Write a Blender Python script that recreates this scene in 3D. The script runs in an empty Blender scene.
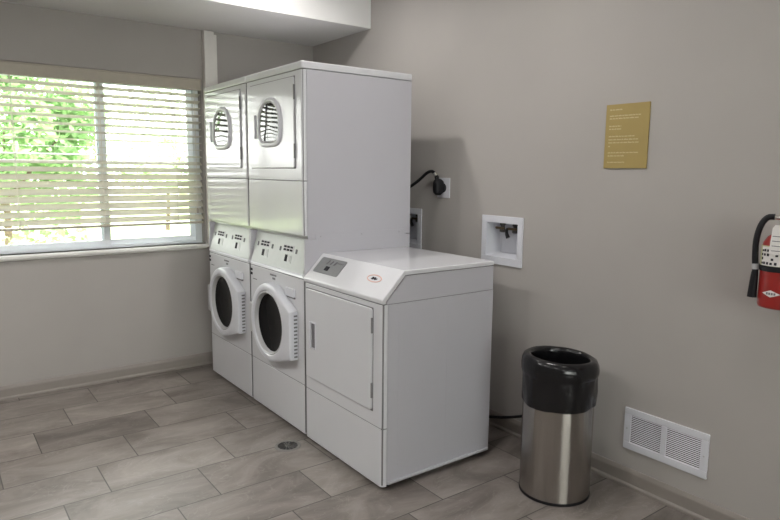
import bpy, bmesh, math, random
from mathutils import Matrix, Vector
random.seed(7)
PI = math.pi
S = bpy.context.scene
COL = S.collection

# ------------------------------------------------------------------ camera, world, exposure
RT = Vector((0.59476775, 0.80383643, 0.00991548))
UP = Vector((-0.11814808, 0.07520549, 0.99014401))
FW = Vector((-0.79516813, 0.59007722, -0.13970153))
cam_data = bpy.data.cameras.new('camera')
cam = bpy.data.objects.new('camera', cam_data)
COL.objects.link(cam)
cam.matrix_world = Matrix(((RT.x, UP.x, -FW.x, 4.4573), (RT.y, UP.y, -FW.y, -2.5362), (RT.z, UP.z, -FW.z, 1.4383), (0, 0, 0, 1)))
cam_data.sensor_width = 36.0
cam_data.lens = 36.0 * 626.82 / 780.0
cam_data.clip_start = 0.05
S.camera = cam

S.view_settings.view_transform = 'Standard'
S.view_settings.look = 'None'
S.view_settings.gamma = 1.0
S.view_settings.use_curve_mapping = False
S.view_settings.exposure = 0.0
try:
    S.cycles.use_denoising = True
    S.cycles.max_bounces = 10
    S.cycles.diffuse_bounces = 6
    S.cycles.sample_clamp_indirect = 6.0
    S.cycles.caustics_reflective = False
    S.cycles.caustics_refractive = False
except Exception:
    pass

SKY = 13.0
world = bpy.data.worlds.new('overcast_sky')
S.world = world
world.use_nodes = True
bg = world.node_tree.nodes['Background']
bg.inputs[0].default_value = (1.0, 0.99, 0.955, 1)
bg.inputs[1].default_value = SKY

CEIL = 2.72
# recessed ceiling lights: (x, y, watts); the far-end pair is added for bounce light
DOWNLIGHTS = [(1.29, -0.85, 11.2), (2.5, -0.85, 9.6), (3.85, -0.85, 4.5), (1.29, -3.1, 21.5), (2.5, -3.1, 20), (3.85, -3.1, 13), (6.4, -0.85, 3), (6.4, -3.1, 20)]
for i, (x, y, w) in enumerate(DOWNLIGHTS):
    ld = bpy.data.lights.new('downlight_lamp', 'AREA')
    ld.shape = 'DISK'
    ld.size = 0.08
    ld.energy = w
    ld.color = (1.0, 0.97, 0.945)
    ld.spread = math.radians(168)
    lo = bpy.data.objects.new('downlight_lamp', ld)
    lo.location = (x, y, CEIL - 0.012)
    COL.objects.link(lo)

# ------------------------------------------------------------------ materials
def new_mat(name):
    m = bpy.data.materials.new(name)
    m.use_nodes = True
    nt = m.node_tree
    return m, nt, nt.nodes['Principled BSDF']

def pmat(name, col, rough=0.5, metal=0.0, coat=0.0, noise=0.0, nscale=40, bump=0.0, bscale=120, spec=0.5, emit=None, aniso=0.0):
    m, nt, b = new_mat(name)
    b.inputs['Base Color'].default_value = (*col, 1)
    b.inputs['Roughness'].default_value = rough
    b.inputs['Metallic'].default_value = metal
    b.inputs['Coat Weight'].default_value = coat
    b.inputs['Coat Roughness'].default_value = 0.06
    b.inputs['Specular IOR Level'].default_value = spec
    if aniso:
        b.inputs['Anisotropic'].default_value = aniso
    tc = nt.nodes.new('ShaderNodeTexCoord')
    if noise:
        n = nt.nodes.new('ShaderNodeTexNoise')
        n.inputs['Scale'].default_value = nscale
        n.inputs['Detail'].default_value = 4
        nt.links.new(tc.outputs['Object'], n.inputs['Vector'])
        r = nt.nodes.new('ShaderNodeValToRGB')
        r.color_ramp.elements[0].position = 0.3
        r.color_ramp.elements[1].position = 0.7
        r.color_ramp.elements[0].color = (*[c * (1 - noise) for c in col], 1)
        r.color_ramp.elements[1].color = (*[min(1, c * (1 + noise)) for c in col], 1)
        nt.links.new(n.outputs['Fac'], r.inputs['Fac'])
        nt.links.new(r.outputs['Color'], b.inputs['Base Color'])
    if bump:
        n2 = nt.nodes.new('ShaderNodeTexNoise')
        n2.inputs['Scale'].default_value = bscale
        n2.inputs['Detail'].default_value = 3
        nt.links.new(tc.outputs['Object'], n2.inputs['Vector'])
        bp = nt.nodes.new('ShaderNodeBump')
        bp.inputs['Strength'].default_value = bump
        bp.inputs['Distance'].default_value = 0.002
        nt.links.new(n2.outputs['Fac'], bp.inputs['Height'])
        nt.links.new(bp.outputs['Normal'], b.inputs['Normal'])
    if emit:
        b.inputs['Emission Color'].default_value = (*emit[0], 1)
        b.inputs['Emission Strength'].default_value = emit[1]
    return m

M = {}
M['wall'] = pmat('greige_wall_paint', (0.388, 0.367, 0.345), 0.55, noise=0.02, nscale=3, bump=0.12, bscale=220, spec=0.3)
M['base'] = pmat('taupe_baseboard_paint', (0.26, 0.233, 0.212), 0.5, noise=0.02, nscale=5)
M['ceil'] = pmat('white_ceiling_paint', (0.72, 0.715, 0.705), 0.8, bump=0.1, bscale=200)
M['enamel'] = pmat('white_enamel', (0.485, 0.48, 0.518), 0.32, noise=0.008, spec=0.4, nscale=6)  # darker copy of the front enamel; side shading is put into the colour
M['enamel_front'] = pmat('glossy_white_enamel', (0.625, 0.63, 0.655), 0.14, noise=0.008, spec=0.38, nscale=6)  # brighter copy of the same enamel, coloured for the lit fronts and tops
M['plastic'] = pmat('white_plastic', (0.62, 0.63, 0.67), 0.35, noise=0.01)
M['greyplastic'] = pmat('pale_grey_plastic', (0.45, 0.45, 0.46), 0.4, noise=0.02)
M['overlay'] = pmat('pale_control_overlay', (0.50, 0.53, 0.51), 0.4, noise=0.02, nscale=30, spec=0.3)
M['overlay_dark'] = pmat('grey_control_overlay', (0.20, 0.205, 0.21), 0.35, noise=0.06, nscale=60)
M['ink'] = pmat('dark_ink', (0.04, 0.04, 0.045), 0.8, noise=0.05, spec=0.1)
M['midink'] = pmat('grey_ink', (0.18, 0.18, 0.19), 0.8, noise=0.05, spec=0.1)  # print grey; also paints shade in the pull recess and under the lock
M['seam'] = pmat('grey_seam_gasket', (0.20, 0.20, 0.205), 0.7, noise=0.05, spec=0.2)  # grey standing in for shade in the gaps; hinges share it
M['gap'] = pmat('dark_gasket', (0.04, 0.04, 0.042), 0.7, noise=0.1)  # near-black standing in for shade inside openings
M['blackglass'] = pmat('smoked_glass', (0.010, 0.010, 0.011), 0.03, noise=0.05, spec=0.10)
M['drumdark'] = pmat('dark_drum_interior', (0.02, 0.02, 0.021), 0.35, noise=0.2, nscale=25)
M['steelring'] = pmat('grey_metal_rim', (0.42, 0.42, 0.44), 0.3, metal=0.7, noise=0.04)
M['dullring'] = pmat('worn_metal_ring', (0.20, 0.19, 0.18), 0.5, metal=0.3, noise=0.1)
M['reflglass'] = pmat('dryer_window_glass', (0.03, 0.032, 0.032), 0.03, noise=0.05, spec=0.32)
M['dull'] = pmat('dull_dark_metal', (0.10, 0.095, 0.09), 0.45, metal=0.6, noise=0.15)
M['brass'] = pmat('dull_brass', (0.16, 0.12, 0.07), 0.4, metal=0.8, noise=0.15)
M['chrome'] = pmat('bright_chrome', (0.8, 0.78, 0.74), 0.2, metal=1.0, noise=0.02)
M['rubber'] = pmat('black_rubber', (0.010, 0.010, 0.012), 0.5, noise=0.1, bump=0.1, spec=0.25)
M['sill'] = pmat('white_sill_paint', (0.80, 0.79, 0.76), 0.35, noise=0.01)
M['trim'] = pmat('offwhite_trim_paint', (0.74, 0.72, 0.68), 0.4, noise=0.015)
M['valance'] = pmat('beige_faux_wood', (0.44, 0.40, 0.33), 0.45, noise=0.03, nscale=20)
M['cord'] = pmat('white_ladder_cord', (0.75, 0.72, 0.65), 0.8, noise=0.03)
M['gold'] = pmat('mustard_plaque', (0.345, 0.258, 0.088), 0.5, noise=0.04, nscale=12)
M['goldtext'] = pmat('pale_plaque_lettering', (0.56, 0.47, 0.27), 0.5, noise=0.03)
M['red'] = pmat('red_enamel', (0.29, 0.016, 0.013), 0.28, coat=0.5, noise=0.04)
M['paper'] = pmat('white_paper_label', (0.72, 0.70, 0.68), 0.6, noise=0.03)
M['cream'] = pmat('yellowish_label', (0.50, 0.50, 0.30), 0.55, noise=0.06)
M['logored'] = pmat('red_logo_ink', (0.58, 0.33, 0.26), 0.45, noise=0.05)
M['bag'] = pmat('black_bin_liner', (0.008, 0.008, 0.009), 0.18, noise=0.1, bump=0.35, bscale=45, spec=0.38)
M['bark'] = pmat('bark', (0.12, 0.085, 0.06), 0.9, noise=0.3, nscale=12, bump=0.5)
M['lawn'] = pmat('lawn_green', (0.30, 0.38, 0.17), 0.9, noise=0.3, nscale=4)
M['asphalt'] = pmat('pale_concrete', (0.68, 0.67, 0.64), 0.9, noise=0.1, nscale=3)
M['lens'] = pmat('downlight_lens', (0.9, 0.9, 0.9), 0.5, noise=0.01, emit=((1, 0.955, 0.9), 6.0))

def slat_mat():
    m, nt, b = new_mat('cream_blind_slat')
    out = nt.nodes['Material Output']
    b.inputs['Base Color'].default_value = (0.74, 0.715, 0.65, 1)
    b.inputs['Roughness'].default_value = 0.4
    tr = nt.nodes.new('ShaderNodeBsdfTranslucent')
    tr.inputs['Color'].default_value = (0.72, 0.695, 0.61, 1)
    tc = nt.nodes.new('ShaderNodeTexCoord')
    n = nt.nodes.new('ShaderNodeTexNoise'); n.inputs['Scale'].default_value = 8
    nt.links.new(tc.outputs['Object'], n.inputs['Vector'])
    hs = nt.nodes.new('ShaderNodeMixRGB'); hs.inputs['Fac'].default_value = 0.5
    hs.inputs[1].default_value = (0.74, 0.715, 0.65, 1); hs.inputs[2].default_value = (0.70, 0.675, 0.61, 1)
    nt.links.new(n.outputs['Fac'], hs.inputs['Fac'])
    nt.links.new(hs.outputs[0], b.inputs['Base Color'])
    mx = nt.nodes.new('ShaderNodeMixShader'); mx.inputs[0].default_value = 0.25
    nt.links.new(b.outputs[0], mx.inputs[1]); nt.links.new(tr.outputs[0], mx.inputs[2])
    nt.links.new(mx.outputs[0], out.inputs['Surface'])
    return m
M['slat'] = slat_mat()
def vinyl_mat():
    m, nt, b = new_mat('white_vinyl')
    out = nt.nodes['Material Output']
    b.inputs['Base Color'].default_value = (0.86, 0.88, 0.91, 1); b.inputs['Roughness'].default_value = 0.4
    tr = nt.nodes.new('ShaderNodeBsdfTranslucent'); tr.inputs['Color'].default_value = (0.85, 0.9, 0.95, 1)
    mx = nt.nodes.new('ShaderNodeMixShader'); mx.inputs[0].default_value = 0.2
    nt.links.new(b.outputs[0], mx.inputs[1]); nt.links.new(tr.outputs[0], mx.inputs[2]); nt.links.new(mx.outputs[0], out.inputs['Surface'])
    return m
M['vinyl'] = vinyl_mat()

def leaf_mat(name, col):
    m, nt, b = new_mat(name)
    out = nt.nodes['Material Output']
    b.inputs['Roughness'].default_value = 0.5
    tc = nt.nodes.new('ShaderNodeTexCoord')
    n = nt.nodes.new('ShaderNodeTexNoise'); n.inputs['Scale'].default_value = 2.5; n.inputs['Detail'].default_value = 4
    nt.links.new(tc.outputs['Object'], n.inputs['Vector'])
    r = nt.nodes.new('ShaderNodeValToRGB')
    r.color_ramp.elements[0].position = 0.3; r.color_ramp.elements[1].position = 0.7
    r.color_ramp.elements[0].color = (col[0] * 0.7, col[1] * 0.75, col[2] * 0.7, 1)
    r.color_ramp.elements[1].color = (col[0] * 1.3, col[1] * 1.2, col[2] * 1.2, 1)
    nt.links.new(n.outputs['Fac'], r.inputs['Fac'])
    nt.links.new(r.outputs['Color'], b.inputs['Base Color'])
    tr = nt.nodes.new('ShaderNodeBsdfTranslucent')
    nt.links.new(r.outputs['Color'], tr.inputs['Color'])
    mx = nt.nodes.new('ShaderNodeMixShader'); mx.inputs[0].default_value = 0.4
    nt.links.new(b.outputs[0], mx.inputs[1]); nt.links.new(tr.outputs[0], mx.inputs[2])
    nt.links.new(mx.outputs[0], out.inputs['Surface'])
    return m
M['leaf'] = leaf_mat('green_leaves', (0.26, 0.42, 0.19))
M['leaf_pale'] = leaf_mat('pale_green_leaves', (0.55, 0.68, 0.48))  # haze and overexposure are put into this leaf colour

def glass_mat():
    m, nt, b = new_mat('window_glass')
    out = nt.nodes['Material Output']
    nt.nodes.remove(b)
    t = nt.nodes.new('ShaderNodeBsdfTransparent'); t.inputs[0].default_value = (0.96, 0.98, 0.97, 1)
    g = nt.nodes.new('ShaderNodeBsdfGlossy'); g.inputs['Roughness'].default_value = 0.02
    f = nt.nodes.new('ShaderNodeFresnel'); f.inputs[0].default_value = 1.45
    mx = nt.nodes.new('ShaderNodeMixShader')
    nt.links.new(f.outputs[0], mx.inputs[0]); nt.links.new(t.outputs[0], mx.inputs[1]); nt.links.new(g.outputs[0], mx.inputs[2])
    nt.links.new(mx.outputs[0], out.inputs['Surface'])
    return m
M['glass'] = glass_mat()

def steel_mat():
    m, nt, b = new_mat('brushed_stainless_steel')
    b.inputs['Metallic'].default_value = 1.0
    b.inputs['Base Color'].default_value = (0.40, 0.375, 0.35, 1)
    b.inputs['Roughness'].default_value = 0.30
    b.inputs['Anisotropic'].default_value = 1.0
    tg = nt.nodes.new('ShaderNodeTangent'); tg.direction_type = 'RADIAL'; tg.axis = 'Z'
    nt.links.new(tg.outputs[0], b.inputs['Tangent'])
    b.inputs['Anisotropic Rotation'].default_value = 0.25
    tc = nt.nodes.new('ShaderNodeTexCoord')
    mp = nt.nodes.new('ShaderNodeMapping'); mp.inputs['Scale'].default_value = (3, 3, 400)
    n = nt.nodes.new('ShaderNodeTexNoise'); n.inputs['Scale'].default_value = 1.0
    nt.links.new(tc.outputs['Object'], mp.inputs[0]); nt.links.new(mp.outputs[0], n.inputs['Vector'])
    r = nt.nodes.new('ShaderNodeMapRange'); r.inputs[3].default_value = 0.20; r.inputs[4].default_value = 0.22
    nt.links.new(n.outputs['Fac'], r.inputs[0]); nt.links.new(r.outputs[0], b.inputs['Roughness'])
    return m
M['steel'] = steel_mat()

def floor_mat():
    m, nt, b = new_mat('stone_look_floor_tile')
    N = nt.nodes.new; L = nt.links.new
    geo = N('ShaderNodeNewGeometry')
    sep = N('ShaderNodeSeparateXYZ'); L(geo.outputs['Position'], sep.inputs[0])
    def mth(op, a, bb=None, c=None):
        n = N('ShaderNodeMath'); n.operation = op
        for i, v in enumerate((a, bb, c)):
            if v is None: continue
            if isinstance(v, (int, float)): n.inputs[i].default_value = v
            else: L(v, n.inputs[i])
        return n.outputs[0]
    PX, PY, X0, Y0, SH = 0.305, 0.585, 0.072, -1.762, 0.195
    u = mth('DIVIDE', mth('SUBTRACT', sep.outputs[0], X0), PX)
    k = mth('FLOOR', u); fu = mth('SUBTRACT', u, k)
    v = mth('DIVIDE', mth('ADD', mth('SUBTRACT', sep.outputs[1], Y0), mth('MULTIPLY', k, SH)), PY)
    j = mth('FLOOR', v); fv = mth('SUBTRACT', v, j)
    du = mth('MULTIPLY', mth('MINIMUM', fu, mth('SUBTRACT', 1.0, fu)), PX)
    dv = mth('MULTIPLY', mth('MINIMUM', fv, mth('SUBTRACT', 1.0, fv)), PY)
    dist = mth('MINIMUM', du, dv)
    gm = N('ShaderNodeMapRange'); gm.inputs[1].default_value = 0.0018; gm.inputs[2].default_value = 0.0032
    L(dist, gm.inputs[0])
    cid = N('ShaderNodeCombineXYZ'); L(k, cid.inputs[0]); L(j, cid.inputs[1])
    wn = N('ShaderNodeTexWhiteNoise'); wn.noise_dimensions = '2D'; L(cid.outputs[0], wn.inputs['Vector'])
    off = N('ShaderNodeVectorMath'); off.operation = 'MULTIPLY_ADD'
    L(wn.outputs['Color'], off.inputs[0]); off.inputs[1].default_value = (17, 13, 9); L(geo.outputs['Position'], off.inputs[2])
    mp = N('ShaderNodeMapping'); mp.inputs['Scale'].default_value = (5.0, 2.2, 1); mp.inputs['Rotation'].default_value = (0, 0, 0.25)
    L(off.outputs[0], mp.inputs[0])
    n1 = N('ShaderNodeTexNoise'); n1.inputs['Scale'].default_value = 1.0; n1.inputs['Detail'].default_value = 8
    n1.inputs['Roughness'].default_value = 0.62; n1.inputs['Distortion'].default_value = 0.9
    L(mp.outputs[0], n1.inputs['Vector'])
    r1 = N('ShaderNodeValToRGB'); e = r1.color_ramp.elements
    e[0].position = 0.36; e[0].color = (0.138, 0.119, 0.107, 1)
    e[1].position = 0.68; e[1].color = (0.285, 0.255, 0.234, 1)
    L(n1.outputs['Fac'], r1.inputs['Fac'])
    # thin pale veins
    n2 = N('ShaderNodeTexNoise'); n2.inputs['Scale'].default_value = 1.6; n2.inputs['Detail'].default_value = 5; n2.inputs['Distortion'].default_value = 1.6
    L(mp.outputs[0], n2.inputs['Vector'])
    vv = mth('ABSOLUTE', mth('SUBTRACT', n2.outputs['Fac'], 0.5))
    vm = N('ShaderNodeMapRange'); vm.inputs[1].default_value = 0.0; vm.inputs[2].default_value = 0.012; vm.inputs[3].default_value = 0.30; vm.inputs[4].default_value = 0.0
    L(vv, vm.inputs[0])
    mxv = N('ShaderNodeMixRGB'); L(vm.outputs[0], mxv.inputs['Fac']); L(r1.outputs['Color'], mxv.inputs[1]); mxv.inputs[2].default_value = (0.36, 0.335, 0.31, 1)
    # tone per tile
    tone = N('ShaderNodeMapRange'); tone.inputs[3].default_value = 0.84; tone.inputs[4].default_value = 1.12
    L(wn.outputs['Value'], tone.inputs[0])
    tm = N('ShaderNodeVectorMath'); tm.operation = 'SCALE'; L(mxv.outputs[0], tm.inputs[0]); L(tone.outputs[0], tm.inputs['Scale'])
    mxg = N('ShaderNodeMixRGB'); L(gm.outputs[0], mxg.inputs['Fac']); mxg.inputs[1].default_value = (0.058, 0.052, 0.047, 1); L(tm.outputs[0], mxg.inputs[2])
    L(mxg.outputs[0], b.inputs['Base Color'])
    rr = N('ShaderNodeMapRange'); rr.inputs[3].default_value = 0.34; rr.inputs[4].default_value = 0.5
    L(n1.outputs['Fac'], rr.inputs[0]); L(rr.outputs[0], b.inputs['Roughness'])
    bp = N('ShaderNodeBump'); bp.inputs['Strength'].default_value = 0.15; bp.inputs['Distance'].default_value = 0.002
    hh = mth('ADD', gm.outputs[0], mth('MULTIPLY', n1.outputs['Fac'], 0.12))
    L(hh, bp.inputs['Height']); L(bp.outputs['Normal'], b.inputs['Normal'])
    b.inputs['Specular IOR Level'].default_value = 0.4
    return m
M['floor'] = floor_mat()

# ------------------------------------------------------------------ mesh helpers
class MB:
    def __init__(self):
        self.bm = bmesh.new()
        self.T = Matrix.Identity(4)
    def _add(self, verts, faces):
        vs = [self.bm.verts.new(self.T @ Vector(v)) for v in verts]
        fs = []
        for f in faces:
            try: fs.append(self.bm.faces.new([vs[i] for i in f]))
            except ValueError: pass
        return vs, fs
    def _bevel(self, fs, w, seg):
        edges = list({e for f in fs for e in f.edges})
        bmesh.ops.recalc_face_normals(self.bm, faces=fs)
        edges = [e for e in edges if len(e.link_faces) == 2 and e.calc_face_angle(0) > 0.6]
        if edges:
            bmesh.ops.bevel(self.bm, geom=edges, offset=w, segments=seg, profile=0.5, affect='EDGES', clamp_overlap=True)
    def box(self, x0, x1, y0, y1, z0, z1, bev=0.0, seg=2):
        v = [(x0, y0, z0), (x1, y0, z0), (x1, y1, z0), (x0, y1, z0), (x0, y0, z1), (x1, y0, z1), (x1, y1, z1), (x0, y1, z1)]
        f = [(0, 3, 2, 1), (4, 5, 6, 7), (0, 1, 5, 4), (1, 2, 6, 5), (2, 3, 7, 6), (3, 0, 4, 7)]
        vs, fs = self._add(v, f)
        if bev: self._bevel(fs, bev, seg)
        return self
    def prism(self, pts, axis, a0, a1, bev=0.0, seg=2):
        """closed 2-D polygon extruded along axis: 'x' -> (y,z), 'y' -> (x,z), 'z' -> (x,y)"""
        def P(p, a):
            return {'x': (a, p[0], p[1]), 'y': (p[0], a, p[1]), 'z': (p[0], p[1], a)}[axis]
        n = len(pts)
        v = [P(p, a0) for p in pts] + [P(p, a1) for p in pts]
        f = [tuple(range(n))[::-1], tuple(range(n, 2 * n))] + [(i, (i + 1) % n, n + (i + 1) % n, n + i) for i in range(n)]
        vs, fs = self._add(v, f)
        bmesh.ops.recalc_face_normals(self.bm, faces=fs)
        if bev: self._bevel(fs, bev, seg)
        return self
    def loft(self, loops, cap0=False, cap1=False, close=True):
        n = len(loops[0])
        v = [p for l in loops for p in l]
        f = []
        for a in range(len(loops) - 1):
            for i in range(n if close else n - 1):
                f.append((a * n + i, a * n + (i + 1) % n, (a + 1) * n + (i + 1) % n, (a + 1) * n + i))
        if cap0: f.append(tuple(range(n))[::-1])
        if cap1: f.append(tuple(range((len(loops) - 1) * n, len(loops) * n)))
        vs, fs = self._add(v, f)
        bmesh.ops.recalc_face_normals(self.bm, faces=fs)
        return self
    def lathe(self, prof, seg=48, c=(0, 0, 0), cap0=False, cap1=False):
        """profile of (r, z) about the z axis"""
        return self.loft([[(c[0] + r * math.cos(2 * PI * i / seg), c[1] + r * math.sin(2 * PI * i / seg), c[2] + z) for i in range(seg)] for r, z in prof], cap0, cap1)
    def tube(self, pts, r, seg=10, sub=4):
        pts = [Vector(p) for p in pts]
        if sub > 1 and len(pts) > 2:
            out = []
            for i in range(len(pts) - 1):
                p0 = pts[max(i - 1, 0)]; p1 = pts[i]; p2 = pts[i + 1]; p3 = pts[min(i + 2, len(pts) - 1)]
                for s in range(sub):
                    t = s / sub
                    out.append(0.5 * ((2 * p1) + (p2 - p0) * t + (2 * p0 - 5 * p1 + 4 * p2 - p3) * t * t + (3 * p1 - p0 - 3 * p2 + p3) * t ** 3))
            out.append(pts[-1]); pts = out
        rad = (lambda t: r) if not callable(r) else r
        loops = []
        t0 = (pts[1] - pts[0]).normalized()
        ref = Vector((0, 0, 1)) if abs(t0.z) < 0.9 else Vector((1, 0, 0))
        nrm = t0.cross(ref).normalized()
        for i, p in enumerate(pts):
            t = (pts[min(i + 1, len(pts) - 1)] - pts[max(i - 1, 0)]).normalized()
            nrm = (nrm - t * nrm.dot(t)).normalized()
            bn = t.cross(nrm)
            rr = rad(i / (len(pts) - 1))
            loops.append([tuple(p + (nrm * math.cos(2 * PI * k / seg) + bn * math.sin(2 * PI * k / seg)) * rr) for k in range(seg)])
        return self.loft(loops, True, True)
    def build(self, name, mat, parent=None, smooth=True, angle=35):
        me = bpy.data.meshes.new(name)
        self.bm.to_mesh(me); self.bm.free()
        if smooth:
            for p in me.polygons: p.use_smooth = True
            me.set_sharp_from_angle(angle=math.radians(angle))
        me.materials.append(mat)
        o = bpy.data.objects.new(name, me)
        if smooth:
            wn = o.modifiers.new('normals', 'WEIGHTED_NORMAL'); wn.keep_sharp = True; wn.weight = 80
        COL.objects.link(o)
        if parent: o.parent = parent
        return o

def tag(o, label=None, cat=None, group=None, kind=None):
    if label: o['label'] = label
    if cat: o['category'] = cat
    if group: o['group'] = group
    if kind: o['kind'] = kind
    return o
def struct(o, label, cat):
    return tag(o, label, cat, kind='structure')
def thing(name, label, cat, loc=(0, 0, 0), group=None):
    o = bpy.data.objects.new(name, None)
    o.empty_display_size = 0.05
    COL.objects.link(o)
    o.location = loc
    return tag(o, label, cat, group)
def copy_thing(root, loc, label=None, group=None):
    r = root.copy(); COL.objects.link(r); r.location = loc
    if label: r['label'] = label
    if group: r['group'] = group
    for ch in list(root.children):
        c = ch.copy(); COL.objects.link(c); c.parent = r
        for g in ch.children:
            d = g.copy(); COL.objects.link(d); d.parent = c
    return r
def rrect(x0, x1, y0, y1, r=(0, 0, 0, 0), n=6):
    """rounded rectangle; radii for corners (x0y0, x1y0, x1y1, x0y1)"""
    cs = [(x0, y0, 1, 1, PI), (x1, y0, -1, 1, 1.5 * PI), (x1, y1, -1, -1, 0), (x0, y1, 1, -1, 0.5 * PI)]
    out = []
    for (cx, cy, sx, sy, a0), rr in zip(cs, r):
        if rr <= 0: out.append((cx, cy)); continue
        for i in range(n + 1):
            a = a0 + 0.5 * PI * i / n
            out.append((cx + sx * rr + rr * math.cos(a), cy + sy * rr + rr * math.sin(a)))
    return out

# ------------------------------------------------------------------ room shell
RX, RY = 9.0, -5.4
WZ0, WZ1, WY0, WY1 = 0.905, 2.07, -2.30, -0.905      # window opening
b = MB(); b.box(-0.15, RX + .15, RY - .15, 0.14, -0.1, 0.0)
struct(b.build('floor', M['floor']), 'grey stone-look plank tile floor in staggered rows', 'floor')

b = MB()
b.box(-0.15, 0, RY, WY0, 0, CEIL); b.box(-0.15, 0, WY1, 0.0, 0, CEIL)
b.box(-0.15, 0, WY0, WY1, 0, WZ0); b.box(-0.15, 0, WY0, WY1, WZ1, CEIL)
struct(b.build('wall_left', M['wall']), 'greige painted wall holding the window', 'wall')

# right wall with two recesses for the plumbing boxes
HZ0, HZ1 = 0.962, 1.178
holes = [(1.100, 1.355), (1.945, 2.20)]
b = MB()
xs = [-0.15] + [v for h in holes for v in h] + [RX]
for i in range(len(xs) - 1):
    if i % 2 == 0: b.box(xs[i], xs[i + 1], 0, 0.14, 0, CEIL)
    else:
        b.box(xs[i], xs[i + 1], 0, 0.14, 0, HZ0); b.box(xs[i], xs[i + 1], 0, 0.14, HZ1, CEIL)
        b.box(xs[i], xs[i + 1], 0.115, 0.14, HZ0, HZ1)
struct(b.build('wall_right', M['wall']), 'greige painted wall behind the machines, with outlet boxes and vent', 'wall')
V0, V1, V2, V3 = -4.5, -1.5, 0.85, 2.35  # opening of an added, unseen window that supplies side light
b = MB(); b.box(RX, RX + 0.15, RY, V0, 0, CEIL); b.box(RX, RX + 0.15, V1, 0.14, 0, CEIL); b.box(RX, RX + 0.15, V0, V1, 0, V2); b.box(RX, RX + 0.15, V0, V1, V3, CEIL)
struct(b.build('wall_front', M['wall']), 'greige wall with a wide window, opposite the blind', 'wall')
b = MB()
for (y0, y1, z0, z1) in [(V0, V1, V2, V2 + .05), (V0, V1, V3 - .05, V3), (V0, V0 + .05, V2 + .05, V3 - .05), (V1 - .05, V1, V2 + .05, V3 - .05), (-3.025, -2.975, V2 + .05, V3 - .05)]: b.box(RX + .06, RX + .11, y0, y1, z0, z1, 0.003)
w2 = struct(b.build('window_2', M['trim']), 'wide white framed window on the far wall, behind the viewer', 'window')
b = MB(); b.box(RX + .083, RX + .087, V0 + .05, V1 - .05, V2 + .05, V3 - .05); b.build('glass_pane', M['glass'], w2)
b = MB(); b.box(-0.15, RX + 0.15, RY - 0.15, RY, 0, CEIL)
struct(b.build('wall_back', M['wall']), 'greige wall facing the laundry machines', 'wall')
b = MB(); b.box(-0.15, RX + 0.15, RY - 0.15, 0.14, CEIL, CEIL + 0.1)
struct(b.build('ceiling', M['ceil']), 'white painted ceiling with recessed lights', 'ceiling')
b = MB(); b.box(0, 0.792, RY, 0, 2.402, CEIL)
struct(b.build('ceiling_soffit', M['ceil']), 'white boxed soffit running above the window', 'ceiling')

def baseboard(axis, a0, a1, name, label):
    prof = [(0, 0), (0.020, 0), (0.020, 0.012), (0.016, 0.018), (0.013, 0.020), (0.013, 0.062), (0.011, 0.068), (0.011, 0.074), (0.007, 0.084), (0.004, 0.088), (0, 0.088)]
    b = MB()
    if axis == 'y': b.prism([(d, z) for d, z in prof], 'y', a0, a1)
    else: b.prism([(-d, z) for d, z in prof], 'x', a0, a1)
    struct(b.build(name, M['base'], angle=25), label, 'baseboard')
baseboard('y', RY, 0, 'baseboard_left', 'taupe baseboard under the window')
baseboard('x', 0, RX, 'baseboard_right', 'taupe baseboard along the wall behind the bin and under the vent')

# white vertical board beside the window
b = MB(); b.box(0.0, 0.055, -0.893, -0.822, 0.89, 2.396, 0.004)
b.box(0.0, 0.048, -0.822, -0.800, 0.89, 2.375, 0.003)
struct(b.build('trim_1', M['trim']), 'white vertical trim board between window and stacked machines, up to the soffit', 'trim')

# window: frame, sashes, panes, sill
fx0, fx1 = -0.125, -0.07
b = MB()
for (y0, y1, z0, z1) in [(WY0, WY1, WZ0, WZ0 + 0.016), (WY0, WY1, WZ1 - 0.04, WZ1), (WY0, WY0 + 0.04, WZ0 + .016, WZ1 - .04), (WY1 - 0.04, WY1, WZ0 + .016, WZ1 - .04)]:
    b.box(fx0, fx1, y0, y1, z0, z1, 0.003)
win = struct(b.build('window_1', M['vinyl']), 'white vinyl sliding window behind the cream blind', 'window')
def sash(y0, y1, x0, x1, name='window_sash'):
    b = MB(); w = 0.042; z0, z1 = WZ0 + 0.013, WZ1 - 0.035
    b.box(x0, x1, y0, y1, z0, z0 + w, 0.003); b.box(x0, x1, y0, y1, z1 - w, z1, 0.003)
    b.box(x0, x1, y0, y0 + w, z0 + w, z1 - w, 0.003); b.box(x0, x1, y1 - w, y1, z0 + w, z1 - w, 0.003)
    s = b.build(name, M['vinyl'], win)
    g = MB(); xm = (x0 + x1) / 2; g.box(xm - 0.002, xm + 0.002, y0 + w - .003, y1 - w + .003, z0 + w - .003, z1 - w + .003)
    g.build('glass_pane', M['glass'], s)
    return s
sash(-1.590, WY1 - 0.035, -0.118, -0.096)
sash(WY0 + 0.035, -1.535, -0.094, -0.072)
b = MB(); b.box(-0.07, 0.032, WY0 - 0.02, WY1 + 0.012, WZ0 - 0.022, WZ0, 0.004)
b.box(0.0, 0.014, WY0 - 0.01, WY1 + 0.005, WZ0 - 0.034, WZ0 - 0.022, 0.002)
b.build('window_sill', M['sill'], win)

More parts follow.
